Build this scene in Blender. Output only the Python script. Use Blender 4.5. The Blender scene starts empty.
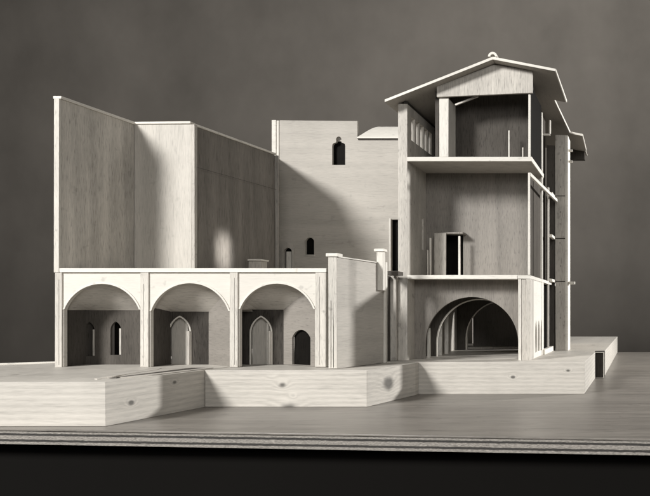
import bpy, bmesh, math, random
from mathutils import Vector, Matrix, Euler
random.seed(7)
S = bpy.context.scene
COL = S.collection
U = 0.002            # one model unit in metres
F = 700.0            # camera distance of the reference plane, in units
H = 83.0             # eye height above the board, in units
PX, PY = 640.0, 311.0

# ------------------------------------------------------------------ camera
cd = bpy.data.cameras.new('camera'); cam = bpy.data.objects.new('camera', cd); COL.objects.link(cam)
cam.location = (0, 0, H*U); cam.rotation_euler = (math.radians(90), 0, 0)
cd.sensor_width = 36; cd.lens = F/650*36
cd.shift_x = -(PX-325)/650; cd.shift_y = (PY-248)/650
cd.clip_start = 0.01; cd.clip_end = 100
S.camera = cam
# ------------------------------------------------------------------ light
S.view_settings.view_transform = 'Standard'; S.view_settings.look = 'None'
S.view_settings.exposure = 0; S.view_settings.gamma = 1
w = bpy.data.worlds.new('World'); S.world = w; w.use_nodes = True
bg = w.node_tree.nodes['Background']; bg.inputs[0].default_value = (1, .975, .94, 1); bg.inputs[1].default_value = 0.11

def lamp(name, kind, loc, target, energy, size=0.2, col=(1, .992, .975), **k):
    l = bpy.data.lights.new(name, kind); l.energy = energy; l.color = col
    if kind == 'AREA': l.shape = 'DISK'; l.size = size
    else: l.shadow_soft_size = size
    for a, b in k.items(): setattr(l, a, b)
    o = bpy.data.objects.new(name, l); COL.objects.link(o)
    p = Vector((loc[0]*U, loc[1]*U, (loc[2]+H)*U)); t = Vector((target[0]*U, target[1]*U, (target[2]+H)*U))
    o.location = p; o.rotation_euler = (t-p).to_track_quat('-Z', 'Y').to_euler()
    return o
lamp('key_lamp', 'AREA', (-1110, -720, 850), (-330, 750, 40), 192, 0.85)
lamp('fill_lamp', 'AREA', (250, -500, 420), (-330, 760, 20), 22, 0.9)
lamp('side_lamp', 'AREA', (638, 1145, 216), (-400, 700, 20), 48, 0.10)
sp = lamp('added_slot_glow', 'SPOT', (-150, 200, 140), (-459, 772, 66), 520, 0.012, spot_size=math.radians(5), spot_blend=1.0)  # added lamp, replaces side light falling through the wall slot
sp.scale = (.25, 1, 1)
lamp('backdrop_lamp', 'AREA', (-150, 1250, 1350), (-350, 2300, 560), 30, 0.8)

# ------------------------------------------------------------------ materials
def tint(v):
    t = min(1, max(0, v/0.7)); a = (1, .892, .775); b = (1, .956, .868)
    return tuple(v*(a[i]*(1-t)+b[i]*t) for i in range(3))+(1,)
def nodes(name):
    m = bpy.data.materials.new(name); m.use_nodes = True; nt = m.node_tree
    return m, nt, nt.nodes, nt.links, nt.nodes['Principled BSDF']
def wood(name, v, grain='z', contrast=.25, rough=.6, scale=1.0, knots=None, spots=.0, ring=.35, bump=.12, pores=1.0, pl=70, pw=620):
    m, nt, N, L, P = nodes(name)
    tc = N.new('ShaderNodeTexCoord'); oi = N.new('ShaderNodeObjectInfo')
    off = N.new('ShaderNodeVectorMath'); off.operation = 'SCALE'; L.new(tc.outputs['Object'], off.inputs[0]); off.inputs['Scale'].default_value = 1
    add = N.new('ShaderNodeVectorMath'); add.operation = 'ADD'; L.new(off.outputs[0], add.inputs[0])
    mu = N.new('ShaderNodeMath'); mu.operation = 'MULTIPLY'; mu.inputs[1].default_value = 3.7; L.new(oi.outputs['Random'], mu.inputs[0]); L.new(mu.outputs[0], add.inputs[1])
    base = add.outputs[0]
    def st(a, b):   # stretched mapping, a along the grain and b across it
        s = {'h': (a, a, b), 'x': (a, b, b), 'y': (b, a, b), 'z': (b, b, a)}[grain]
        mp = N.new('ShaderNodeMapping'); mp.inputs['Scale'].default_value = tuple(q*scale for q in s); L.new(base, mp.inputs[0]); return mp.outputs[0]
    def noise(vec, sc, det=4, ro=.6, dist=0):
        n = N.new('ShaderNodeTexNoise'); n.inputs['Scale'].default_value = sc; n.inputs['Detail'].default_value = det; n.inputs['Roughness'].default_value = ro
        n.inputs['Distortion'].default_value = dist; L.new(vec, n.inputs['Vector']); return n.outputs['Fac']
    n1 = noise(st(45, 520), 1, 4, .65)          # fine fibres
    n2 = noise(st(1.6, 26), 1, 3, .55, .6)      # broad bands
    n3 = noise(base, 9, 4, .6)                  # blotches
    wv = N.new('ShaderNodeTexNoise'); wv.inputs['Scale'].default_value = 1; wv.inputs['Detail'].default_value = 1; L.new(st(.7, 11), wv.inputs['Vector'])
    m1 = N.new('ShaderNodeMath'); m1.operation = 'MULTIPLY'; m1.inputs[1].default_value = 34 if knots is None else 15; L.new(wv.outputs['Fac'], m1.inputs[0])
    core = None
    if knots is not None:   # year rings run along the plank and bend round each knot
        ge = N.new('ShaderNodeNewGeometry'); sx = N.new('ShaderNodeSeparateXYZ'); L.new(ge.outputs['Position'], sx.inputs[0])
        q = N.new('ShaderNodeMath'); q.operation = 'MULTIPLY_ADD'; L.new(sx.outputs['Z'], q.inputs[0]); q.inputs[1].default_value = 2*math.pi/.0085; L.new(m1.outputs[0], q.inputs[2]); m1 = q
        for kx, ky, kz, kr in knots:
            sb = N.new('ShaderNodeVectorMath'); sb.operation = 'SUBTRACT'; L.new(ge.outputs['Position'], sb.inputs[0]); sb.inputs[1].default_value = (kx*U, ky*U, (kz+H)*U)
            ml = N.new('ShaderNodeVectorMath'); ml.operation = 'MULTIPLY'; L.new(sb.outputs[0], ml.inputs[0]); ml.inputs[1].default_value = (.8, .8, 1.25)
            ln = N.new('ShaderNodeVectorMath'); ln.operation = 'LENGTH'; L.new(ml.outputs[0], ln.inputs[0])
            nd = N.new('ShaderNodeMath'); nd.operation = 'MULTIPLY_ADD'; L.new(n3, nd.inputs[0]); nd.inputs[1].default_value = kr*U*3.2; L.new(ln.outputs['Value'], nd.inputs[2])
            g1 = N.new('ShaderNodeMapRange'); g1.interpolation_type = 'SMOOTHERSTEP'; g1.inputs[1].default_value = 0; g1.inputs[2].default_value = kr*U*6; g1.inputs[3].default_value = 17; g1.inputs[4].default_value = 0; L.new(nd.outputs[0], g1.inputs[0])
            ad = N.new('ShaderNodeMath'); ad.operation = 'ADD'; L.new(m1.outputs[0], ad.inputs[0]); L.new(g1.outputs[0], ad.inputs[1]); m1 = ad
            g2 = N.new('ShaderNodeMapRange'); g2.interpolation_type = 'SMOOTHSTEP'; g2.inputs[1].default_value = kr*U*2.1; g2.inputs[2].default_value = kr*U*3.4; g2.inputs[3].default_value = .28; g2.inputs[4].default_value = 1; L.new(nd.outputs[0], g2.inputs[0])
            if core is None: core = g2.outputs[0]
            else:
                cm = N.new('ShaderNodeMath'); cm.operation = 'MULTIPLY'; L.new(core, cm.inputs[0]); L.new(g2.outputs[0], cm.inputs[1]); core = cm.outputs[0]
    sn = N.new('ShaderNodeMath'); sn.operation = 'SINE'; L.new(m1.outputs[0], sn.inputs[0])
    def lin(x, a, b):   # a*x+b
        q = N.new('ShaderNodeMath'); q.operation = 'MULTIPLY_ADD'; L.new(x, q.inputs[0]); q.inputs[1].default_value = a; q.inputs[2].default_value = b; return q.outputs[0]
    def comb(op, x, y):
        q = N.new('ShaderNodeMath'); q.operation = op; L.new(x, q.inputs[0]); L.new(y, q.inputs[1]); return q.outputs[0]
    f = comb('ADD', lin(n1, contrast*3.6, 1-contrast*1.8), lin(n2, contrast*2.6, -contrast*1.3))
    f = comb('ADD', f, lin(n3, contrast*2.0, -contrast*1.0))
    f = comb('ADD', f, lin(sn.outputs[0], contrast*ring, 0))
    n5 = noise(st(pl, pw), 1, 2, .5); pr = N.new('ShaderNodeMapRange'); pr.inputs[1].default_value = .57; pr.inputs[2].default_value = .70; pr.inputs[3].default_value = 1; pr.inputs[4].default_value = 1-min(.55, contrast*1.7)*pores
    L.new(n5, pr.inputs[0]); f = comb('MULTIPLY', f, pr.outputs[0])
    if spots > 0:   # scattered dirt and pinholes
        n4 = noise(base, 55, 2, .5); r = N.new('ShaderNodeMapRange'); r.inputs[1].default_value = .66; r.inputs[2].default_value = .74; r.inputs[3].default_value = 1; r.inputs[4].default_value = 1-spots
        L.new(n4, r.inputs[0]); f = comb('MULTIPLY', f, r.outputs[0])
    if core is not None: f = comb('MULTIPLY', f, core)
    sc = N.new('ShaderNodeVectorMath'); sc.operation = 'SCALE'; sc.inputs[0].default_value = tint(v)[:3]; L.new(f, sc.inputs['Scale'])
    L.new(sc.outputs[0], P.inputs['Base Color']); P.inputs['Roughness'].default_value = rough
    P.inputs['Specular IOR Level'].default_value = .3 if v > .15 else .04
    bp = N.new('ShaderNodeBump'); bp.inputs['Strength'].default_value = bump; bp.inputs['Distance'].default_value = .0006
    L.new(comb('ADD', n1, n3), bp.inputs['Height']); L.new(bp.outputs[0], P.inputs['Normal'])
    return m
M = {}
M['arcade'] = wood('bleached_basswood', .6, 'h', .06, .7, spots=.2, pores=.5)
M['arcade_v'] = wood('basswood_upright', .54, 'z', .16, .7, spots=.25)
M['light'] = wood('pale_wood', .64, 'z', .12, .65, spots=.1)
M['lightx'] = wood('pale_wood_flat', .66, 'h', .11, .65, spots=.1)
M['strip'] = wood('pale_edge_strip', .64, 'h', .08, .6, pores=.6, spots=.2)
M['ply'] = wood('plywood_upright', .45, 'z', .23, .6, spots=.15, pl=55, pw=800)
M['plys'] = wood('shade_toned_streaked_plywood', .165, 'z', .24, .55, spots=.1, pl=30, pw=500)  # shade of the unlit screen wall put into a darker plywood tone
M['plyw'] = wood('pale_plywood_upright', .48, 'z', .13, .6, spots=.1, pl=40, pw=700)
M['plyd'] = wood('plywood_shade_toned', .22, 'z', .22, .55, spots=.1)  # darker copy of the upright plywood, shade put into its colour
M['plyx'] = wood('plywood_flat_grain', .43, 'h', .11, .65, spots=.1, pores=.7, pl=30, pw=500)
M['brown'] = wood('brown_and_shade_wood', .08, 'z', .22, .5)  # brown tone also holds the shade inside bays and gallery
M['dark'] = wood('dark_and_shade_wood', .055, 'z', .3, .5)  # dark tone also holds the shade of rear walls and recesses
M['black'] = wood('shade_black_wood', .008, 'z', .3, .6)  # near black painted in place of unlit depth
M['pine'] = wood('knotty_pine', .5, 'h', .13, .5, ring=.5, pores=.6, pl=25, pw=420, knots=[(-309, 605, -64, 2.6), (-304, 605, -83, 5.6), (-318, 600, -57, 2.0), (-300, 603, -73, 1.5), (-231, 640, -66, 5.4), (-382, 526, -69, 1.7), (-379, 570, -58, 1.5), (-72, 700, -59.5, 1.2), (-127, 700, -66, 1.2), (-470, 503, -70, 1.5), (-500, 560, -51, 2)])
M['piney'] = wood('knotty_pine_turned', .5, 'y', .13, .42, ring=.4, knots=[(-70, 1050, -51, 2)])
M['board'] = wood('varnished_board_top', .18, 'x', .22, .36, ring=.3, bump=.1, pl=14, pw=260, spots=.2)
M['vault'] = wood('vault_card', .45, 'h', .14, .7)
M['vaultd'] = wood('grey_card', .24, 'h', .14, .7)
M['roof'] = wood('roof_board', .36, 'y', .1, .6)
M['graypost'] = wood('upright_post_wood', .45, 'z', .2, .6, spots=.3)

def ply_edge():
    m, nt, N, L, P = nodes('plywood_edge')
    tc = N.new('ShaderNodeTexCoord'); sx = N.new('ShaderNodeSeparateXYZ'); L.new(tc.outputs['Object'], sx.inputs[0])
    n = N.new('ShaderNodeTexNoise'); n.inputs['Scale'].default_value = 90; n.inputs['Detail'].default_value = 8; L.new(tc.outputs['Object'], n.inputs['Vector'])
    a = N.new('ShaderNodeMath'); a.operation = 'MULTIPLY_ADD'; L.new(n.outputs['Fac'], a.inputs[0]); a.inputs[1].default_value = .0016; L.new(sx.outputs['Z'], a.inputs[2])
    b = N.new('ShaderNodeMath'); b.operation = 'MULTIPLY'; L.new(a.outputs[0], b.inputs[0]); b.inputs[1].default_value = 2*math.pi/(0.0085)
    s = N.new('ShaderNodeMath'); s.operation = 'SINE'; L.new(b.outputs[0], s.inputs[0])
    cr = N.new('ShaderNodeValToRGB'); cr.color_ramp.elements[0].position = .18; cr.color_ramp.elements[0].color = tint(.03); cr.color_ramp.elements[1].position = .42; cr.color_ramp.elements[1].color = tint(.26)
    h = N.new('ShaderNodeMath'); h.operation = 'MULTIPLY_ADD'; L.new(s.outputs[0], h.inputs[0]); h.inputs[1].default_value = .5; h.inputs[2].default_value = .5; L.new(h.outputs[0], cr.inputs[0])
    n2 = N.new('ShaderNodeTexNoise'); n2.inputs['Scale'].default_value = 1; n2.inputs['Detail'].default_value = 5; mp = N.new('ShaderNodeMapping'); mp.inputs['Scale'].default_value = (260, 260, 1500); L.new(tc.outputs['Object'], mp.inputs[0]); L.new(mp.outputs[0], n2.inputs['Vector'])
    r = N.new('ShaderNodeMapRange'); r.inputs[1].default_value = .3; r.inputs[2].default_value = .7; r.inputs[3].default_value = .45; r.inputs[4].default_value = 1.3; L.new(n2.outputs['Fac'], r.inputs[0])
    v = N.new('ShaderNodeVectorMath'); v.operation = 'SCALE'; L.new(cr.outputs[0], v.inputs[0]); L.new(r.outputs[0], v.inputs['Scale']); L.new(v.outputs[0], P.inputs['Base Color'])
    P.inputs['Roughness'].default_value = .8
    return m
M['plyedge'] = ply_edge()
def plain(name, v, rough=.9, nv=.2, sc=(3, 3, .6)):
    m, nt, N, L, P = nodes(name)
    tc = N.new('ShaderNodeTexCoord'); mp = N.new('ShaderNodeMapping'); mp.inputs['Scale'].default_value = sc; L.new(tc.outputs['Object'], mp.inputs[0])
    n = N.new('ShaderNodeTexNoise'); n.inputs['Scale'].default_value = 1.2; n.inputs['Detail'].default_value = 6; n.inputs['Roughness'].default_value = .6; L.new(mp.outputs[0], n.inputs['Vector'])
    r = N.new('ShaderNodeMapRange'); r.inputs[3].default_value = 1-nv; r.inputs[4].default_value = 1+nv; L.new(n.outputs['Fac'], r.inputs[0])
    v_ = N.new('ShaderNodeVectorMath'); v_.operation = 'SCALE'; v_.inputs[0].default_value = tint(v)[:3]; L.new(r.outputs[0], v_.inputs['Scale']); L.new(v_.outputs[0], P.inputs['Base Color'])
    P.inputs['Roughness'].default_value = rough; P.inputs['Specular IOR Level'].default_value = .1
    return m
M['backdrop'] = plain('backdrop_paper', .15, .95, .42, (1.5, 1.5, 1.2))
M['ground'] = plain('floor_shadow_black', .005, 1)  # near black in place of the shadow below the board
M['nail'] = plain('nail_head', .04, .5)

# ------------------------------------------------------------------ geometry helpers (units; z measured from the eye)
def X(px, D): return (px-PX)*D
def Z(py, D): return (PY-py)*D
def Y(D): return F*D
def W(x, y, z): return Vector((x*U, y*U, (z+H)*U))
def finish(name, bm, mat, parent=None, bevel=.35, smooth=False):
    bmesh.ops.remove_doubles(bm, verts=bm.verts, dist=1e-6)
    bmesh.ops.recalc_face_normals(bm, faces=bm.faces)
    if len(bm.verts) <= 12 and bevel:      # hand-cut edges are never quite true
        for v in bm.verts: v.co += Vector((random.uniform(-.2, .2), random.uniform(-.2, .2), random.uniform(-.1, .1)))*U
        bevel *= random.uniform(.7, 1.5)
    me = bpy.data.meshes.new(name); bm.to_mesh(me); bm.free()
    lo = Vector([min(v.co[i] for v in me.vertices) for i in range(3)]); hi = Vector([max(v.co[i] for v in me.vertices) for i in range(3)])
    c = (lo+hi)/2; c.z = lo.z
    me.transform(Matrix.Translation(-c))
    o = bpy.data.objects.new(name, me); COL.objects.link(o)
    if parent: o.parent = parent; o.location = c-wloc(parent)
    else: o.location = c
    for m_ in (mat if isinstance(mat, (list, tuple)) else [mat]): me.materials.append(M[m_])
    if bevel:
        b = o.modifiers.new('bevel', 'BEVEL'); b.width = bevel*U; b.segments = 2; b.limit_method = 'ANGLE'; b.angle_limit = math.radians(50)
    if smooth:
        for p in me.polygons: p.use_smooth = True
    return o
def wloc(o):
    v = o.location.copy()
    while o.parent: o = o.parent; v += o.location
    return v
def add_box(bm, x0, x1, y0, y1, z0, z1):
    vs = [bm.verts.new(W(x, y, z)) for x in (x0, x1) for y in (y0, y1) for z in (z0, z1)]
    for f in ((0, 1, 3, 2), (4, 6, 7, 5), (0, 4, 5, 1), (2, 3, 7, 6), (0, 2, 6, 4), (1, 5, 7, 3)): bm.faces.new([vs[i] for i in f])
def box(name, mat, parent, x0, x1, y0, y1, z0, z1, bevel=.35):
    bm = bmesh.new(); add_box(bm, x0, x1, y0, y1, z0, z1); return finish(name, bm, mat, parent, bevel)
def prism(name, mat, parent, pts, z0, z1, bevel=.35):   # plan outline, extruded up
    bm = bmesh.new(); a = [bm.verts.new(W(x, y, z0)) for x, y in pts]; b = [bm.verts.new(W(x, y, z1)) for x, y in pts]; n = len(pts)
    bm.faces.new(a); bm.faces.new(b)
    for i in range(n): bm.faces.new((a[i], a[(i+1) % n], b[(i+1) % n], b[i]))
    return finish(name, bm, mat, parent, bevel)
def plate(name, mat, parent, o, d, t, loops, bevel=.35):
    """board with openings: (s,z) outlines; s runs along plan direction d from plan point o; t = thickness to the left of d"""
    d = Vector(d).normalized(); nrm = Vector((-d.y, d.x))*t
    bm = bmesh.new(); es = []
    for lp in loops:
        vs = [bm.verts.new(W(o[0]+d.x*s, o[1]+d.y*s, z)) for s, z in lp]
        for i in range(len(vs)): es.append(bm.edges.new((vs[i], vs[(i+1) % len(vs)])))
    bmesh.ops.triangle_fill(bm, edges=es, use_beauty=True, use_dissolve=False)
    r = bmesh.ops.extrude_face_region(bm, geom=bm.faces[:])
    bmesh.ops.translate(bm, verts=[v for v in r['geom'] if isinstance(v, bmesh.types.BMVert)], vec=(nrm.x*U, nrm.y*U, 0))
    return finish(name, bm, mat, parent, bevel)
def rect(s0, s1, z0, z1): return [(s0, z0), (s1, z0), (s1, z1), (s0, z1)]
def arch_seg(s0, s1, z0, zs, zc, n=20):   # opening with a round (segmental) head
    c = (s0+s1)/2; a = (s1-s0)/2; h = zc-zs; R = (a*a+h*h)/(2*h); cz = zc-R; th = math.asin(min(1, a/R))
    if h > a: th = math.pi-th
    return [(s0, z0), (s1, z0)]+[(c+R*math.sin(th-2*th*i/n), cz+R*math.cos(th-2*th*i/n)) for i in range(n+1)]
def lancet(s0, s1, z0, zs, zc, n=7):      # pointed head
    c = (s0+s1)/2; a = (s1-s0)/2; pts = [(s0, z0), (s1, z0)]
    R = 1.7*a; tm = math.acos((R-a)/R); k = (zc-zs)/(R*math.sin(tm)); q = [(R*math.cos(tm*i/n)-(R-a), zs+R*math.sin(tm*i/n)*k) for i in range(n+1)]
    pts += [(c+x, z) for x, z in q]+[(c-x, z) for x, z in q[-2::-1]]
    return pts
def ring(name, mat, parent, o, d, t, lp_fn, wdt, args, bevel=.2):
    s0, s1, z0, zs, zc = args
    inner = lp_fn(s0, s1, z0, zs, zc); outer = lp_fn(s0-wdt, s1+wdt, z0, zs, zc+wdt)
    pts = inner[1:]+[inner[0]]+[outer[0]]+outer[:1:-1]+[outer[1]]
    return plate(name, mat, parent, o, d, t, [pts], bevel)
def thing(name, label, cat, x, y, z, group=None):
    o = bpy.data.objects.new(name, None); COL.objects.link(o); o.location = W(x, y, z); o.empty_display_size = .05
    o['label'] = label; o['category'] = cat
    if group: o['group'] = group
    return o
def tag(o, label, cat, group=None):
    o['label'] = label; o['category'] = cat
    if group: o['group'] = group
def struct(o): o['kind'] = 'structure'

SL, TB = -51.0, -83.0      # top of the pine blocks, top of the board
# ------------------------------------------------------------------ setting
bm = bmesh.new()           # hanging backdrop, gently waved
n = 60; cols = []
for i in range(n+1):
    x = -2800+4600*i/n; y = 2300+8*math.sin(i*.9)+5*math.sin(i*2.3)
    cols.append([bm.verts.new(W(x, y, z)) for z in (-700, 2000)]+[bm.verts.new(W(x, y+6, z)) for z in (2000, -700)])
for i in range(n):
    for k in range(4): bm.faces.new((cols[i][k], cols[i+1][k], cols[i+1][(k+1) % 4], cols[i][(k+1) % 4]))
for c in (cols[0], cols[-1]): bm.faces.new(c)
struct(finish('backdrop', bm, 'backdrop', None, 0, True))
struct(box('ground', 'ground', None, -3000, 2200, -1500, 2700, -480, -474, 0))
# ------------------------------------------------------------------ plywood baseboard
t = thing('baseboard', 'thick plywood board with striped layered edge carrying the whole wooden model', 'board', -300, 900, TB-11)
out = [(-760, 520), (120, 444), (120, 1420), (-300, 1420), (-760, 880)]
prism('board_top', 'board', t, out, TB-1.2, TB, .2)
prism('layered_edge', 'plyedge', t, [(x+(1 if x < 0 else -1), y+(.7 if y < 600 else -1)) for x, y in out], TB-10.8, TB-1.25, .3)
t = thing('filler', 'dark stand added for the deep shadow underneath the layered board', 'filler', -300, 900, -470)
prism('shadow_filler_body', 'ground', t, [(-740, 535), (105, 460), (105, 1380), (-290, 1380), (-740, 870)], -474, TB-11, .5)  # black block added to keep the gap under the board dark
# ------------------------------------------------------------------ pine blocks
o = prism('pine_block', 'pine', None, [(-620, 503), (-384, 503), (-376.4, 604), (-376.4, 700), (-531, 707), (-620, 650)], TB+.1, SL)
tag(o, 'large knotty pine block at the left front corner under the first arch', 'wooden block', 'pine base blocks under the model')
o = prism('pine_block', 'pine', None, [(-376, 605), (-236, 605), (-221, 688), (-221, 699), (-255, 699), (-255, 1060), (-530, 1060), (-530, 708), (-376, 701)], TB+.1, SL-.25)
tag(o, 'middle pine block with slanting right end, in front of the second and third arches', 'wooden block', 'pine base blocks under the model')
o = prism('pine_block', 'pine', None, [(-226, 700), (-55.5, 700), (-55.5, 869), (-254.7, 869), (-254.7, 699.5), (-226, 699.5)], TB+.1, SL)
tag(o, 'long straight pine block below the big semicircular arch of the tall house', 'wooden block', 'pine base blocks under the model')
t = thing('pine_block', 'pine block with a dark square hollow in its end, right of the tall house', 'wooden block', -150, 1150, TB, 'pine base blocks under the model')
prism('block_body', 'piney', t, [(-254.7, 869.3), (-57.5, 869.3), (-57.5, 900), (-45, 900), (-45, 1400), (-254.7, 1400)], TB+.1, SL)
plate('block_end', 'light', t, (-57.3, 869.4), (1, 0), 4, [rect(0, 12.3, TB+.1, SL), rect(1.2, 11.5, TB+.3, SL-1)], .15)
box('hollow_shade_fill', 'dark', t, -57.2, -45.2, 873.6, 899.8, TB+.2, SL-.2, 0)  # solid dark box, the hollow's shade is put into its colour
o = plate('edge_strip', 'strip', None, (-619, 650), (88.5, 57.5), 3.5, [rect(0, 104, SL, SL+1.8)], .2)
tag(o, 'thin pale strip along the back edge of the left pine block', 'wood strip')
t = thing('veneer_sheet', 'thin dark-edged plywood sheet lying slantwise on the left pine block', 'plywood sheet', -400, 560, SL)
prism('sheet', 'plyx', t, [(-398, 532), (-387, 534), (-379, 622), (-434, 620)], SL, SL+.6, .1)
prism('dark_seam', 'brown', t, [(-399, 526), (-396.5, 524.5), (-386, 621), (-398, 621)], SL+.61, SL+.8, 0)
prism('dark_seam', 'ply', t, [(-406, 521), (-403, 519.5), (-414, 600), (-422, 618)], SL+.02, SL+.9, 0)

# ------------------------------------------------------------------ arcade wing
DA = .912; YA = Y(DA)
wing = thing('arcade_wing', 'low building with three round arches and tall bare plywood screen walls above its terrace', 'building', -400, 720, SL)
XL, XR = X(56, DA), X(327, DA)
zt = Z(268.3, DA); zt0 = Z(272.3, DA)
bays = [(64, 140.5, 309.5, 283.6), (150.7, 229.8, 311, 283), (239.6, 314.8, 309, 283.4)]
loops = [rect(0, XR-XL, SL, zt0)]
for a, b, sy, cy in bays: loops.append(arch_seg(X(a, DA)-XL, X(b, DA)-XL, SL+.01, Z(sy, DA), Z(cy, DA), 28))
# arches reach the floor: cut the outline from below instead of separate holes
outl = [(0, SL)]
for a, b, sy, cy in bays:
    lp = arch_seg(X(a, DA)-XL, X(b, DA)-XL, SL, Z(sy, DA), Z(cy, DA), 28)
    outl += [lp[0]]+lp[:1:-1]+[lp[1]]
outl += [(XR-XL, SL), (XR-XL, zt0-.1), (0, zt0-.1)]
plate('arcade_front', 'arcade', wing, (XL, YA), (1, 0), 4, [outl])
for a, b, sy, cy in bays:
    a_, b_, s_, c_ = X(a, DA), X(b, DA), Z(sy, DA), Z(cy, DA)
    inn = arch_seg(a_+.9, b_-.9, s_, s_, c_-.3, 28)[2:]; oo = arch_seg(a_-.6, b_+.6, s_, s_, c_+1.6, 28)[2:]
    plate('arch_moulding', 'strip', wing, (0, YA-.9), (1, 0), .85, [inn+oo[::-1]], .15)
for a, b in ((56.3, 63.2), (141.3, 149.6), (230.6, 238.6), (316, 326.6)):
    p = box('pilaster', 'arcade_v', wing, X(a, DA), X(b, DA), YA-1.5, YA-.02, SL, zt0-.3, .2)
    for q in (random.uniform(.3, .7),):
        xx = X(a+(b-a)*q, DA); box('groove', 'plyd', p, xx-.17, xx+.17, YA-1.62, YA-1.52, SL+2, zt0-3-random.random()*8, 0)
terr = prism('terrace', 'strip', wing, [(X(61.1, DA), YA-2), (XR+.5, YA-2), (XR+.5, 960), (-441, 960), (-441, 716), (-514, 716)], zt0, zt)
# rooms behind the arches
DBK = .955; YB = Y(DBK)
def bay_ceiling(a, b, sy, cy):
    a_, b_, s_, c_ = X(a, DA)-3, X(b, DA)+4, Z(sy, DA), Z(cy, DA)-.5
    bm = bmesh.new(); nu, nv = 24, 12; g = []
    for i in range(nu+1):
        u = i/nu; row = []
        au = 1-(2*u-1)**2 if u < .5 else 1
        au = max(0, au)**.6
        for j in range(nv+1):
            v = j/nv; z = s_-.5+(c_+1.5-s_)*au*(1-v**1.15)
            row.append(bm.verts.new(W(a_+(b_-a_)*u, YA+4.1+(YB-YA-4.1)*v, z)))
        g.append(row)
    for i in range(nu):
        for j in range(nv): bm.faces.new((g[i][j], g[i+1][j], g[i+1][j+1], g[i][j+1]))
    r = bmesh.ops.extrude_face_region(bm, geom=bm.faces[:])
    bmesh.ops.translate(bm, verts=[v for v in r['geom'] if isinstance(v, bmesh.types.BMVert)], vec=(0, 0, .8*U))
    return finish('vault', bm, 'vault', wing, 0, False)
for b in bays: bay_ceiling(*b)
# one folded rear wall: frontal leaves toned dark for bay shade and lighter slanted leaves
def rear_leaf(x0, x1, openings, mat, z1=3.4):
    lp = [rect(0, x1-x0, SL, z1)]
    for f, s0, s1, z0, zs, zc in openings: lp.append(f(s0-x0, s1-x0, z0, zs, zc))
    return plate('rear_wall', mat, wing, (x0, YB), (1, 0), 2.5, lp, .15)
DW = DBK
w1 = [(lancet, X(84, DW), X(94.5, DW), Z(356, DW), Z(331, DW), Z(322, DW)), (lancet, X(110.5, DW), X(121, DW), Z(355, DW), Z(330, DW), Z(321.5, DW))]
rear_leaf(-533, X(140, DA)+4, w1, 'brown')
for f, s0, s1, z0, zs, zc in w1:
    box('window_lining', 'ply', wing, s1-1.9, s1-.1, YB+.4, YB+9, z0+.3, zs+1.5, .1)
    box('window_dark_sheet', 'black', wing, s0-3, s1+4, YB+9.1, YB+10.5, z0-2, zc+2, 0)  # black sheet paints the darkness beyond the window
def door_leaf(pa, pb, pd0, pd1):
    x0, x1 = X(pa, DW), X(pb, DW); s0, s1 = X(pd0, DW), X(pd1, DW); zs, zc = Z(333, DW), Z(316, DW)
    lp = lancet(s0-x0, s1-x0, SL, zs, zc)
    outl = [(0, SL), lp[0]]+lp[:1:-1]+[lp[1], (x1-x0, SL), (x1-x0, 3.4), (0, 3.4)]
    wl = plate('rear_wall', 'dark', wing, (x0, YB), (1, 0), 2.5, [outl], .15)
    ring('door_surround', 'light', wl, (x0, YB-1.2), (1, 0), 1.15, lancet, -1.3, (s0-x0-.3, s1-x0+.3, SL, zs, zc+.3), .1)
    d = box('door_leaf', 'plyw', wl, s0-1, s1-6.6, YB+5, YB+6, SL, zc+.6, .1)
    box('door_jamb', 'light', wl, s1-6.5, s1-4.4, YB+1, YB+7, SL, zc-3, .1)
    box('door_jamb', 'ply', wl, s1-3.2, s1-.4, YB-2.6, YB+5, SL, zs+2, .15)
door_leaf(150, 209.2, 169, 191.5)
door_leaf(238, 284.2, 250.5, 272.5)
def slant(pf, pb, openings):
    x0, y0 = X(pb, DW), YB; x1, y1 = X(pf, DA)+3, YA+4.2
    d = (x1-x0, y1-y0); Ln = math.hypot(*d)
    lp = [rect(0, Ln, SL, 27)]
    for q0, q1, z0, zs, zc in openings: lp.append(arch_seg(q0*Ln, q1*Ln, z0, zs, zc))
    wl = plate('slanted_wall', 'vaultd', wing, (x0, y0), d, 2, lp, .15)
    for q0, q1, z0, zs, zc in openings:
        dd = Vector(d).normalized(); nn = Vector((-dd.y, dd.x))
        plate('door_dark_sheet', 'black', wl, (x0+dd.x*(q0*Ln-1)+nn.x*3.1, y0+dd.y*(q0*Ln-1)+nn.y*3.1), d, 1, [rect(0, (q1-q0)*Ln+2, z0-.0, zc+1)], 0)  # black sheet paints the unlit space beyond the door
slant(229.8, 208.6, [(.80, .97, SL+.5, Z(338, .93), Z(332, .93))])
slant(314.8, 283.5, [(.24, .74, SL+.5, Z(338, .93), Z(330, .93))])
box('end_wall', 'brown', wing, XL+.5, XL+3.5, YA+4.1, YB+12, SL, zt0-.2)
box('partition', 'brown', wing, X(141, DA), X(149, DA), YA+4.1, YB-.1, SL, 26)
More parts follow.
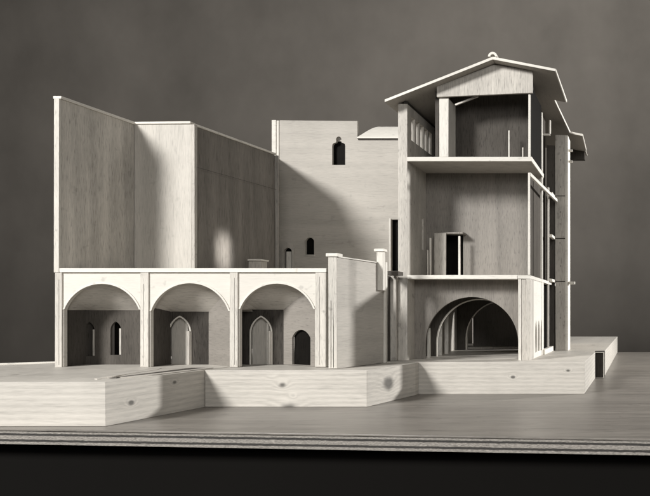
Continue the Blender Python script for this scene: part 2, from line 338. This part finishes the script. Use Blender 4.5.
# tall screen walls over the terrace
zw = 193.2
P1, P2, P3, P4 = (X(60.5, DA), YA), (X(134, 1.037), Y(1.037)), (X(191.5, 1.034), Y(1.034)), (X(278.5, 1.242), Y(1.242))
def screen(a, b, mat, t_, zb, zt_, extra=0):
    L_ = math.dist(a, b)
    wl = plate('screen_wall', mat, wing, a, (b[0]-a[0], b[1]-a[1]), t_, [rect(0, L_+extra, zb, zt_)])
    d = Vector((b[0]-a[0], b[1]-a[1])).normalized(); nn = Vector((-d.y, d.x))*(1 if t_ > 0 else -1)
    plate('coping', 'strip', wl, (a[0]-nn.x*1.6-d.x*1.2, a[1]-nn.y*1.6-d.y*1.2), d, (abs(t_)+3.2)*(1 if t_ > 0 else -1), [rect(0, L_+extra+1.2, zt_+.05, zt_+2.6)], .5)
    return wl
w_ = screen(P1, P2, 'ply', 4.5, zt+.05, zw)
box('edge_post', 'arcade_v', w_, X(56, DA), X(61, DA), YA-2.2, YA-.1, zt0-.25, zw-.2, .2)
s2 = screen((P2[0]+.1, P2[1]), P3, 'plyw', 4.5, zt+.05, zw+.1)
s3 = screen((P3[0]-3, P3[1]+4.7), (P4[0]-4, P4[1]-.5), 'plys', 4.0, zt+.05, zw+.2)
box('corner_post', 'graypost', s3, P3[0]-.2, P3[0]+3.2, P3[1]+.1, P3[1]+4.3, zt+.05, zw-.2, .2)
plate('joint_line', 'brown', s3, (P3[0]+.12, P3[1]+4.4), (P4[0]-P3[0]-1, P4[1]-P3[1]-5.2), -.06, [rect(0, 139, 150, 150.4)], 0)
rt = (P4[0]+.3, P4[1]); re_ = (X(276, 1.375), Y(1.375)); Lr = math.dist(rt, re_)
plate('hidden_light_blocker', 'plyd', wing, rt, (re_[0]-rt[0], re_[1]-rt[1]), 4, [[(0, zt+.05), (Lr, zt+.05), (Lr, 212), (0, 193)]])  # unseen piece added to stop key light leaking behind the screens
# box on the terrace
t = thing('roof_chest', 'small flat pale-lidded box on the roof terrace beside the dark screen wall', 'box', X(253, 1.18), Y(1.18), zt)
box('chest_body', 'ply', t, X(243, 1.18), X(264, 1.18), Y(1.17), Y(1.19), zt+.02, Z(261.5, 1.18))
box('lid', 'strip', t, X(242, 1.18), X(265, 1.18), Y(1.167), Y(1.193), Z(261.4, 1.18), Z(259.6, 1.18))

# ------------------------------------------------------------------ rear building
DR = 1.38; YR = Y(DR)
rear = thing('rear_building', 'pale plain building behind the terrace with a bottle-shaped window and a low curved roof', 'building', -350, YR, SL)
x0 = X(279.5, DR); x1 = -262.0; ztop = Z(120.3, DR); zn = Z(139, DR); xn = X(357.5, DR)-x0
def R_(px): return X(px, DR)-x0
ww = [(R_(332.2), Z(165, DR)), (R_(345.2), Z(165, DR)), (R_(345.2), Z(146, DR))]
ww += [(R_(344.8), Z(144.2, DR)), (R_(343.5), Z(143.2, DR)), (R_(341.6), Z(142.6, DR))]
for i in range(9):
    a = math.radians(-30+240*i/8); ww.append((R_(338.7+2.7*math.cos(a)), Z(139.6-3.0*math.sin(a), DR)))
ww += [(R_(335.8), Z(142.6, DR)), (R_(333.9), Z(143.2, DR)), (R_(332.6), Z(144.2, DR)), (R_(332.2), Z(146, DR))]
win2 = arch_seg(R_(305.3), R_(314), Z(254.5, DR), Z(241, DR), Z(237.6, DR), 10)
doora = arch_seg(R_(284), R_(292.8), zt+1, Z(252, DR), Z(247.5, DR), 10)
slot = rect(R_(391.3), R_(399), Z(271, DR), Z(219.5, DR))
rw = plate('front_wall', 'plyx', rear, (x0, YR), (1, 0), 5, [[(0, SL), (x1-x0, SL), (x1-x0, zn), (xn, zn), (xn, ztop-1), (0, ztop)], ww, win2, doora, slot], .3)
# raised surround of the little arched doorway
sur = arch_seg(R_(281.8), R_(295), zt+1, Z(247, DR), Z(242.5, DR), 12); inn = arch_seg(R_(284.4), R_(292.4), zt+1, Z(252, DR), Z(248, DR), 12)
plate('door_surround', 'ply', rw, (x0, YR-1.6), (1, 0), 1.5, [[sur[0]]+sur[:1:-1]+[sur[1], inn[1]]+inn[2:]+[inn[0]]], .2)
box('door_leaf', 'light', rw, X(286, DR), X(291, DR), YR+1, YR+2.5, zt+1, Z(251.5, DR), .2)
box('window_frame', 'ply', rw, X(304.3, DR), X(305.2, DR), YR-.8, YR-.02, Z(255, DR), Z(240, DR), .1)
box('window_sill', 'ply', rw, X(304, DR), X(315, DR), YR-1, YR-.02, Z(256.2, DR), Z(254.8, DR), .1)
box('door_frame', 'light', rw, X(389.2, DR), X(391.2, DR), YR-1.5, YR-.02, Z(271, DR), Z(218.5, DR), .2)
box('corner_post', 'lightx', rear, X(272.3, DR), x0-4.2, YR-1.5, YR+6, SL, ztop, .3)
box('corner_batten', 'light', rear, x0-3.8, x0-.6, YR-.5, YR+5, SL, ztop-.4, .3)
box('side_wall', 'plyx', rear, X(273, DR), X(273, DR)+5, YR+6.1, YR+130, SL, zn-2)
box('back_wall', 'plyx', rear, X(273, DR), x1, YR+130.1, YR+135, SL, zn-2)
box('opening_dark_sheet', 'black', rear, X(273, DR)+5.1, x1, YR+8, YR+9, SL, zn-2.2, 0)  # added black sheet, paints the openings' interior dark
box('flat_roof', 'plyx', rear, X(273, DR)+.5, -357, YR+6.2, YR+135, zn-1.9, zn+1)
# curved roof
bm = bmesh.new(); pr = []
for i in range(9):
    v = i/8; yy = YR-3+46*v; zz = zn+.4+25*math.sin(v*math.pi/2)**1.0; xl = X(357.5, DR)+.6+20*(v**.8)
    pr.append((bm.verts.new(W(xl, yy, zz)), bm.verts.new(W(x1, yy, zz))))
for i in range(8): bm.faces.new((pr[i][0], pr[i][1], pr[i+1][1], pr[i+1][0]))
r = bmesh.ops.extrude_face_region(bm, geom=bm.faces[:]); bmesh.ops.translate(bm, verts=[v for v in r['geom'] if isinstance(v, bmesh.types.BMVert)], vec=(0, 0, 1.6*U))
finish('curved_roof', bm, 'strip', rear, .2)
box('painted_eave_shadow', 'dark', rear, X(357.5, DR)+1, x1, YR-1.2, YR-.05, zn-1.6, zn-.1, .1)  # dark strip paints the shadow line under the roof lip

# ------------------------------------------------------------------ stair wall between arcade and house
t = thing('stair_wall', 'slanting garden wall with capped end posts between the arches and the tall house', 'wall', -262, 660, SL)
A, B = (X(337.2, .885), Y(.885)), (X(384, .985), Y(.985)); L_ = math.dist(A, B)
za, zb = Z(257.5, .885), Z(264.5, .985)
plate('wall_panel', 'plyx', t, A, (B[0]-A[0], B[1]-A[1]), 3, [[(0, SL), (L_, SL), (L_, zb), (0, za)]])
plate('coping', 'strip', t, (A[0]+.6, A[1]-.2), (B[0]-A[0], B[1]-A[1]), 4.2, [[(1, za+.1), (L_-9, zb+.7), (L_-9, zb+1.7), (1, za+1.3)]], .15)
p = box('post', 'arcade_v', t, X(328.2, .885), X(337, .885), Y(.885), Y(.885)+8, SL, Z(257, .885))
for q in (331, 333.6): box('groove', 'brown', p, X(q, .885)-.3, X(q, .885)+.3, Y(.885)-.12, Y(.885)-.02, SL+1, Z(262, .885), 0)
box('cap', 'strip', p, X(326.4, .885), X(338.4, .885), Y(.885)-1.5, Y(.885)+9, Z(256.8, .885), Z(253.2, .885), .5)
p = box('post', 'light', t, X(376.5, .97), X(383, .97), Y(.97), Y(.97)+6, 20, Z(251.8, .97))
box('cap', 'lightx', p, X(374.5, .97), X(384.6, .97), Y(.97)-1.5, Y(.97)+7.5, Z(251.6, .97), Z(248.8, .97), .4)
box('edge_post', 'light', t, B[0]-.1, B[0]+2, Y(.983), Y(.983)+5, SL, Z(262, .983), .2)

# ------------------------------------------------------------------ tall sectioned house
DB = 1.035; YH = Y(DB)
house = thing('tall_house', 'tall open-fronted section of a house, three floors under an overhanging gabled roof', 'house', -180, YH, SL)
xw0, xw1 = X(398, DB), X(407.3, DB); xr = X(530.3, DB)
zf1, zf1b = Z(275, DB), Z(279, DB); zf2, zf2b = Z(157, DB), Z(161.3, DB)
YE = Y(1.39)
# left wall, openings given as distance back from the front edge
def back(D): return Y(D)-YH
lp = [[(0, SL), (YE-YH, SL), (YE-YH, 214.3), (0, 214.3)], *[rect(back(1.054+i*.0215), back(1.054+i*.0215+.0165), 180, 205) for i in range(5)], rect(back(1.104), back(1.113), Z(250, 1.11), Z(218, 1.11))]
lw = plate('left_wall', 'graypost', house, (xw1, YH), (0, 1), xw1-xw0, lp, .3)
box('light_gap_infill', 'dark', lw, xw1-4, xw1-.2, YH+1, YE-1, 214.4, 217, 0)  # dark infill added to close a light gap under the roof
box('lower_panel', 'graypost', house, X(388.6, 1.028), xw0-.1, Y(1.028), Y(1.028)+5, SL, Z(275.5, 1.028), .3)
box('ledge', 'brown', house, X(384.5, 1.0), X(398, 1.0), Y(1.0), Y(1.0)+16, Z(275, 1.0), Z(271.2, 1.0), .2)
box('dark_gap_strip', 'dark', house, X(386, 1.02), X(388.3, 1.02), Y(1.02), Y(1.02)+6, SL, Z(276, 1.02), .1)  # dark strip painted where only a shaded gap shows
# floors
box('lower_floor', 'lightx', house, xw1+.05, X(517.5, DB), YH-.6, YE, zf1b, zf1, .3)
prism('floor_edge', 'strip', house, [(X(517.6, DB), YH-.5), (xr, YH-.5), (xr, YE), (X(517.6, DB), YE)], zf1b+.3, zf1-.2, .2)
box('upper_floor', 'plyx', house, xw1+.05, xr, YH+.8, Y(1.175), zf2b, zf2, .3)
box('floor_edge', 'strip', house, xw1-.02, xr+.1, YH-.8, YH+.7, zf2b-.05, zf2+.05, .2)
box('floor_edge', 'strip', house, xr+.05, xr+1.6, YH-.8, Y(1.165), zf2b-.1, zf2+.1, .2)
# first floor room
YL = Y(1.125)
ow = xw1+.1; def_s = lambda px: X(px, 1.125)-ow
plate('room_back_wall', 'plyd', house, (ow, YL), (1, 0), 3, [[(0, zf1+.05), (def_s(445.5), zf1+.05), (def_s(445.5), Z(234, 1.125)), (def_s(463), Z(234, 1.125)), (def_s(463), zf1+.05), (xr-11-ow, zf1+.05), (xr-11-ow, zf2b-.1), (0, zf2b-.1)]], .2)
box('doorway_dark_sheet', 'black', house, X(440, 1.125), X(470, 1.125), YL+14, YL+15, zf1+.1, Z(228, 1.125), 0)  # black sheet paints the dark behind the doorway
for a, b, D, yt, mt in ((434, 446, 1.10, 233, 'ply'), (458.2, 460.4, 1.10, 236, 'strip')):
    box('door_screen', mt, house, X(a, D), X(b, D), Y(D), Y(D)+2, zf1+.05, Z(yt, D), .5)
box('door_lintel', 'plyd', house, X(434.5, 1.10), X(462.5, 1.10), Y(1.10)+2.1, Y(1.125)-.1, Z(233.5, 1.10), Z(231.8, 1.10), .2)
box('thin_post', 'strip', house, X(429.6, 1.09), X(431.0, 1.09), Y(1.09), Y(1.09)+2, zf1+.05, Z(238, 1.09), .2)
box('thin_post', 'ply', house, X(427, 1.075), X(428, 1.075), Y(1.075), Y(1.075)+2, zf1+.05, Z(250, 1.075), .2)
box('gallery_shade_partition', 'brown', house, xr-13.5, xr-12.5, YL+3.1, YE-20, zf1+.05, zf2b-.1, .2)  # shade of the enclosed room put into a dark tone
box('edge_strip', 'strip', house, xr-2.3, xr-.1, YH-1, YH-.05, zf1+.05, Z(173, DB), .1)
# gallery along the right side: posts, cornice, panels toned dark in place of interior shade
for D, y0_, y1_ in ((1.155, 112, 352), (1.24, 187, 352)):
    box('gallery_post', 'strip', house, xr-1.9, xr+.3, Y(D), Y(D)+4, SL, Z(y0_, D), .2)
plate('cornice', 'strip', house, (xr+.35, YH-.5), (7.5, Y(1.285)-YH), 2.5, [rect(0, Y(1.285)-YH-2, Z(176, DB), Z(172.6, DB))], .3)
box('gallery_shade_panel', 'brown', house, xr-11, xr-9.5, YL+.1, Y(1.30), zf1+.1, 247, .2)  # dark tone paints interior shade; height added to block the side lamp
box('gallery_shade_panel', 'black', house, xr-9, xr-7, Y(1.19), Y(1.30), SL, zf1b, .2)
box('gallery_end', 'brown', house, xr-6.9, xr+3, Y(1.292), Y(1.30), SL, 214, .2)
# second floor
box('upper_pier', 'light', house, X(439.3, DB), X(448.6, DB), YH, YH+27, zf2+.06, Z(98.2, DB), .3)
box('upper_pier', 'brown', house, X(434.3, DB), X(437.6, DB), YH+3, YH+8, zf2+.06, Z(90, DB), .2)
box('thin_post', 'ply', house, X(437.8, DB), X(438.9, DB), YH+4, YH+7, zf2+.06, Z(99, DB), .1)
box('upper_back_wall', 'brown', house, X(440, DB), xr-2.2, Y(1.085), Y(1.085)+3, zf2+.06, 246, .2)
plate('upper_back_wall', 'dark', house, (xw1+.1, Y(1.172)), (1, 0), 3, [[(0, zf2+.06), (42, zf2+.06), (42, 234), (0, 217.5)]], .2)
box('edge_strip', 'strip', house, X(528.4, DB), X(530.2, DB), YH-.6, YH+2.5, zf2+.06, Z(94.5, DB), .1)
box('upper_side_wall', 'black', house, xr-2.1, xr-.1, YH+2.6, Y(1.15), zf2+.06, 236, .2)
box('thin_post', 'strip', house, X(508.3, 1.06), X(509.7, 1.06), Y(1.06), Y(1.06)+2, zf2+.06, Z(130.5, 1.06), .2)
box('thin_post', 'ply', house, X(522, 1.05), X(523.2, 1.05), Y(1.05), Y(1.05)+2, zf2+.06, Z(147.5, 1.05), .2)
bm = bmesh.new()
a = W(X(455.5, 1.043), Y(1.043), Z(105.5, 1.043)); b = W(X(478, 1.043), Y(1.043), Z(96.8, 1.043))
d = (b-a).normalized(); up = Vector((-d.z, 0, d.x))*1.7*U; q = []
for yy in (0, 2*U):
    q += [bm.verts.new(p_+Vector((0, yy, 0))) for p_ in (a, b, b+up, a+up)]
for f in ((0, 1, 2, 3), (4, 5, 6, 7), (0, 1, 5, 4), (1, 2, 6, 5), (2, 3, 7, 6), (3, 0, 4, 7)): bm.faces.new([q[i] for i in f])
finish('slanting_batten', bm, 'strip', house, .1)
# gable
g = [(437.5, 98), (533, 93.8), (533, 71.8), (495, 65.6), (437.5, 87.6)]
plate('gable', 'ply', house, (0, YH-3), (1, 0), 2.9, [[(X(a, DB), Z(b, DB)) for a, b in g]], .25)
M['gable'] = wood('streaked_gable_wood', .6, 'z', .26, .6)
house.children[-1].data.materials[0] = M['gable'] if house.children[-1].name.startswith('gable') else house.children[-1].data.materials[0]
# roof: two slopes, right eave stepped
D0 = 1.015
xa, za_ = X(385, D0), Z(100, D0); xm, zm = X(493, D0), Z(57.3, D0); xe, ze = X(555, D0), Z(69.3, D0)
sR = (ze-zm)/(xe-xm)
rf = bpy.data.objects.new('roof', None)
def slab3(name, mat, parent, pts, th, bevel=.3):
    bm = bmesh.new(); a = [bm.verts.new(W(*p_)) for p_ in pts]; b = [bm.verts.new(W(p_[0], p_[1], p_[2]-th)) for p_ in pts]; n = len(pts)
    bm.faces.new(a); bm.faces.new(b)
    for i in range(n): bm.faces.new((a[i], a[(i+1) % n], b[(i+1) % n], b[i]))
    return finish(name, bm, mat, parent, bevel)
y0_ = Y(D0); ye = Y(1.56)
rl = slab3('roof', 'roof', house, [(xa, y0_, za_), (xm, y0_, zm), (xm, ye, zm), (xa, ye, za_)], 2.6)
zr = lambda x: zm+sR*(x-xm)
pts = [(xm+.05, y0_), (xe, y0_), (xe, Y(1.164)), (-100.6, Y(1.164)), (-97, Y(1.381)), (-80, Y(1.381)), (-82, Y(1.51)), (-82, ye), (xm+.05, ye)]
rr = slab3('roof', 'roof', house, [(x, y, zr(x)) for x, y in pts], 2.6)
# pale edge lipping along the visible roof edges
def bar(name, mat, parent, a, b, h=2.7, wd=1.0, n=(0, -1)):
    bm = bmesh.new(); q = []
    for p_ in (a, b):
        for k in ((0, 0), (1, 0), (1, 1), (0, 1)):
            q.append(bm.verts.new(W(p_[0]+n[0]*wd*k[0], p_[1]+n[1]*wd*k[0], p_[2]+.15-(h)*k[1])))
    for f in ((0, 1, 2, 3), (4, 5, 6, 7), (0, 1, 5, 4), (1, 2, 6, 5), (2, 3, 7, 6), (3, 0, 4, 7)): bm.faces.new([q[i] for i in f])
    return finish(name, bm, mat, parent, .1)
bar('edge_lipping', 'strip', rl, (xa, y0_-.1, za_), (xm, y0_-.1, zm))
bar('edge_lipping', 'strip', rr, (xm, y0_-.1, zm), (xe+.8, y0_-.1, ze))
bar('edge_lipping', 'strip', rr, (xe+.05, y0_-.1, ze), (xe+.05, Y(1.164), ze), 2.9, 1.2, (1, 0))
bar('edge_lipping', 'strip', rr, (-100.5, Y(1.164), zr(-100.6)), (-96.9, Y(1.381), zr(-97)), 2.9, 1.2, (1, 0))
bar('edge_lipping', 'strip', rr, (-96.5, Y(1.381)-.1, zr(-97)), (-79, Y(1.381)-.1, zr(-80)), 2.9, 1.2)
bar('edge_lipping', 'strip', rr, (-79.9, Y(1.381), zr(-80)), (-81.9, Y(1.51), zr(-82)), 2.9, 1.2, (1, 0))
# ridge tile
bm = bmesh.new(); ro, ri = 4.7, 2.4; cz = Z(57, D0)-.3; cx = X(493, D0); prof = [(ro*math.cos(math.pi*i/12), ro*math.sin(math.pi*i/12)) for i in range(13)]+[(ri*math.cos(math.pi*i/12), ri*math.sin(math.pi*i/12)) for i in range(12, -1, -1)]
A_ = [bm.verts.new(W(cx+p_[0], y0_-2, cz+p_[1])) for p_ in prof]; B_ = [bm.verts.new(W(cx+p_[0], ye, cz+p_[1])) for p_ in prof]
for i in range(len(prof)): bm.faces.new((A_[i], A_[(i+1) % 26], B_[(i+1) % 26], B_[i]))
for i in range(12): bm.faces.new((A_[i], A_[i+1], A_[24-i], A_[25-i])); bm.faces.new((B_[i], B_[i+1], B_[24-i], B_[25-i]))
finish('ridge_tile', bm, 'light', house, 0)
# little boxed eave pieces
box('eave_box', 'strip', house, X(541, 1.175), X(550, 1.175), Y(1.175), Y(1.175)+3, Z(135.4, 1.175), Z(133.6, 1.175), .1)
box('eave_box', 'strip', house, X(549, 1.175), X(550.6, 1.175), Y(1.175), Y(1.175)+3, Z(133.5, 1.175), Z(120, 1.175), .1)
box('rear_eave_panel', 'brown', house, X(568, 1.52), X(584.7, 1.52), Y(1.52), Y(1.54), Z(159, 1.52), Z(147, 1.52), .2)
# stair tower
DT = 1.29; YT = Y(DT)
tx0, tx1 = X(555.4, DT), X(565.3, DT)
tw = box('stair_tower', 'graypost', house, tx0, tx1, YT, Y(1.33), SL, Z(135, DT), .3)
box('tower_side', 'strip', tw, tx1+.05, tx1+3.6, YT-.3, Y(1.33), SL, Z(135.5, DT), .3)
plate('tower_fin', 'ply', tw, (X(568.4, 1.35), Y(1.35)), (-.12, 1), 3, [[(0, SL), (150, SL), (150, 150), (0, 205)]], .3)
for yy in (196, 238.5, 281.5): box('tower_seam', 'dark', tw, tx0+.2, tx1-.2, YT-.15, YT-.02, Z(yy+.45, DT), Z(yy-.45, DT), 0)
for yy in (147, 160, 187, 212, 224, 243, 266, 292, 318):
    bm = bmesh.new(); bmesh.ops.create_cone(bm, cap_ends=True, segments=10, radius1=.65*U, radius2=.5*U, depth=.3*U, matrix=Matrix.Translation(W((tx0+tx1)/2+random.uniform(-.8, .8), YT-.15, Z(yy, DT))) @ Matrix.Rotation(math.pi/2, 4, 'X'))
    finish('nail', bm, 'nail', tw, 0)
for yy in (150, 161):
    bm = bmesh.new(); bmesh.ops.create_cone(bm, cap_ends=True, segments=12, radius1=1.6*U, radius2=1.6*U, depth=5*U, matrix=Matrix.Translation(W(tx1+6.5, YT+4, Z(yy, DT))) @ Matrix.Rotation(math.pi/2, 4, 'Y'))
    finish('peg', bm, 'strip', tw, 0)
for yy, D in ((197, 1.285), (238, 1.285), (281, 1.285)):
    box('landing', 'strip', house, xr+.4, tx0-.1, Y(1.24)+4.2, Y(1.29), Z(yy+1.4, D), Z(yy-1.4, D), .2)
box('landing', 'strip', tw, tx1+3.7, tx1+12, YT+1, YT+10, Z(284, DT), Z(281.5, DT), .3)
# ground floor
DP = 1.068; YP = Y(DP)
px0, px1 = xw1+7, X(519.5, DP)
arc = arch_seg(X(425.5, DP), X(518.3, DP), SL, Z(344, DP), Z(297, DP), 40)
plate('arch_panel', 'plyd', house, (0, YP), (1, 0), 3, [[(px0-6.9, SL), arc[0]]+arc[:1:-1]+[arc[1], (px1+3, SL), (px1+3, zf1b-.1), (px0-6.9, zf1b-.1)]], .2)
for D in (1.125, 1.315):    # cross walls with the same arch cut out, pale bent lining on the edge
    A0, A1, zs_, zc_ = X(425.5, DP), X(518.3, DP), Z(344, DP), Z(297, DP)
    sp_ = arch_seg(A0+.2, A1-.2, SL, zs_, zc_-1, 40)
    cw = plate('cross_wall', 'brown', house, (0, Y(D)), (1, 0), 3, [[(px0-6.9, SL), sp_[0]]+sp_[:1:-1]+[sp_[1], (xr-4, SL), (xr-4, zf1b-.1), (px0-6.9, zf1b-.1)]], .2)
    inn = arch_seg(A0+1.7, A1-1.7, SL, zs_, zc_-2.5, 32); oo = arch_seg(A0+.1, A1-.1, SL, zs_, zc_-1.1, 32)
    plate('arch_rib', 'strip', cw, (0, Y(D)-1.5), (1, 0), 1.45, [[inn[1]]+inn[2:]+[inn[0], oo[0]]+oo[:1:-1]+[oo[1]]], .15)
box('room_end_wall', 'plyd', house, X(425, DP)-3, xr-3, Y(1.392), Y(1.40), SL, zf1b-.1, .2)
box('step', 'ply', house, X(463, 1.33), X(518, 1.33)+14, Y(1.33), Y(1.36), SL, SL+3.2, .2)
for a, b, D, y_ in ((427.2, 430, 1.09, 328), (437.2, 441.8, 1.15, 322), (444.5, 448, 1.19, 312), (466, 467.6, 1.32, 316)):
    box('inner_pier', 'light', house, X(a, D), X(b, D), Y(D), Y(D)+3, SL, Z(y_, D), .3)
# right pier of the ground floor and the lancet side wall
box('corner_pier', 'light', house, X(518.3, DB), X(521.2, DB), YH, YP-.1, SL, zf1b, .2)
box('corner_pier', 'graypost', house, X(521.3, DB), X(525.8, DB), YH+.8, YP-.1, SL, zf1b-.05, .2)
box('corner_pier', 'graypost', house, X(525.9, DB), xr, YH-.2, YP-.1, SL, zf1b, .2)
Lw = Y(1.18)-YP
lp = [rect(0, Lw, SL, zf1b-.05)]
for k in range(3):
    c = Lw*(.22+.27*k); lp.append(lancet(c-7.5, c+7.5, SL+6, SL+22, SL+41))
plate('lancet_wall', 'strip', house, (xr, YP), (0, 1), 3, lp, .3)
box('plinth', 'strip', house, xr-2, xr+2.5, Y(1.165)+.2, Y(1.285), SL, SL+6, .3)
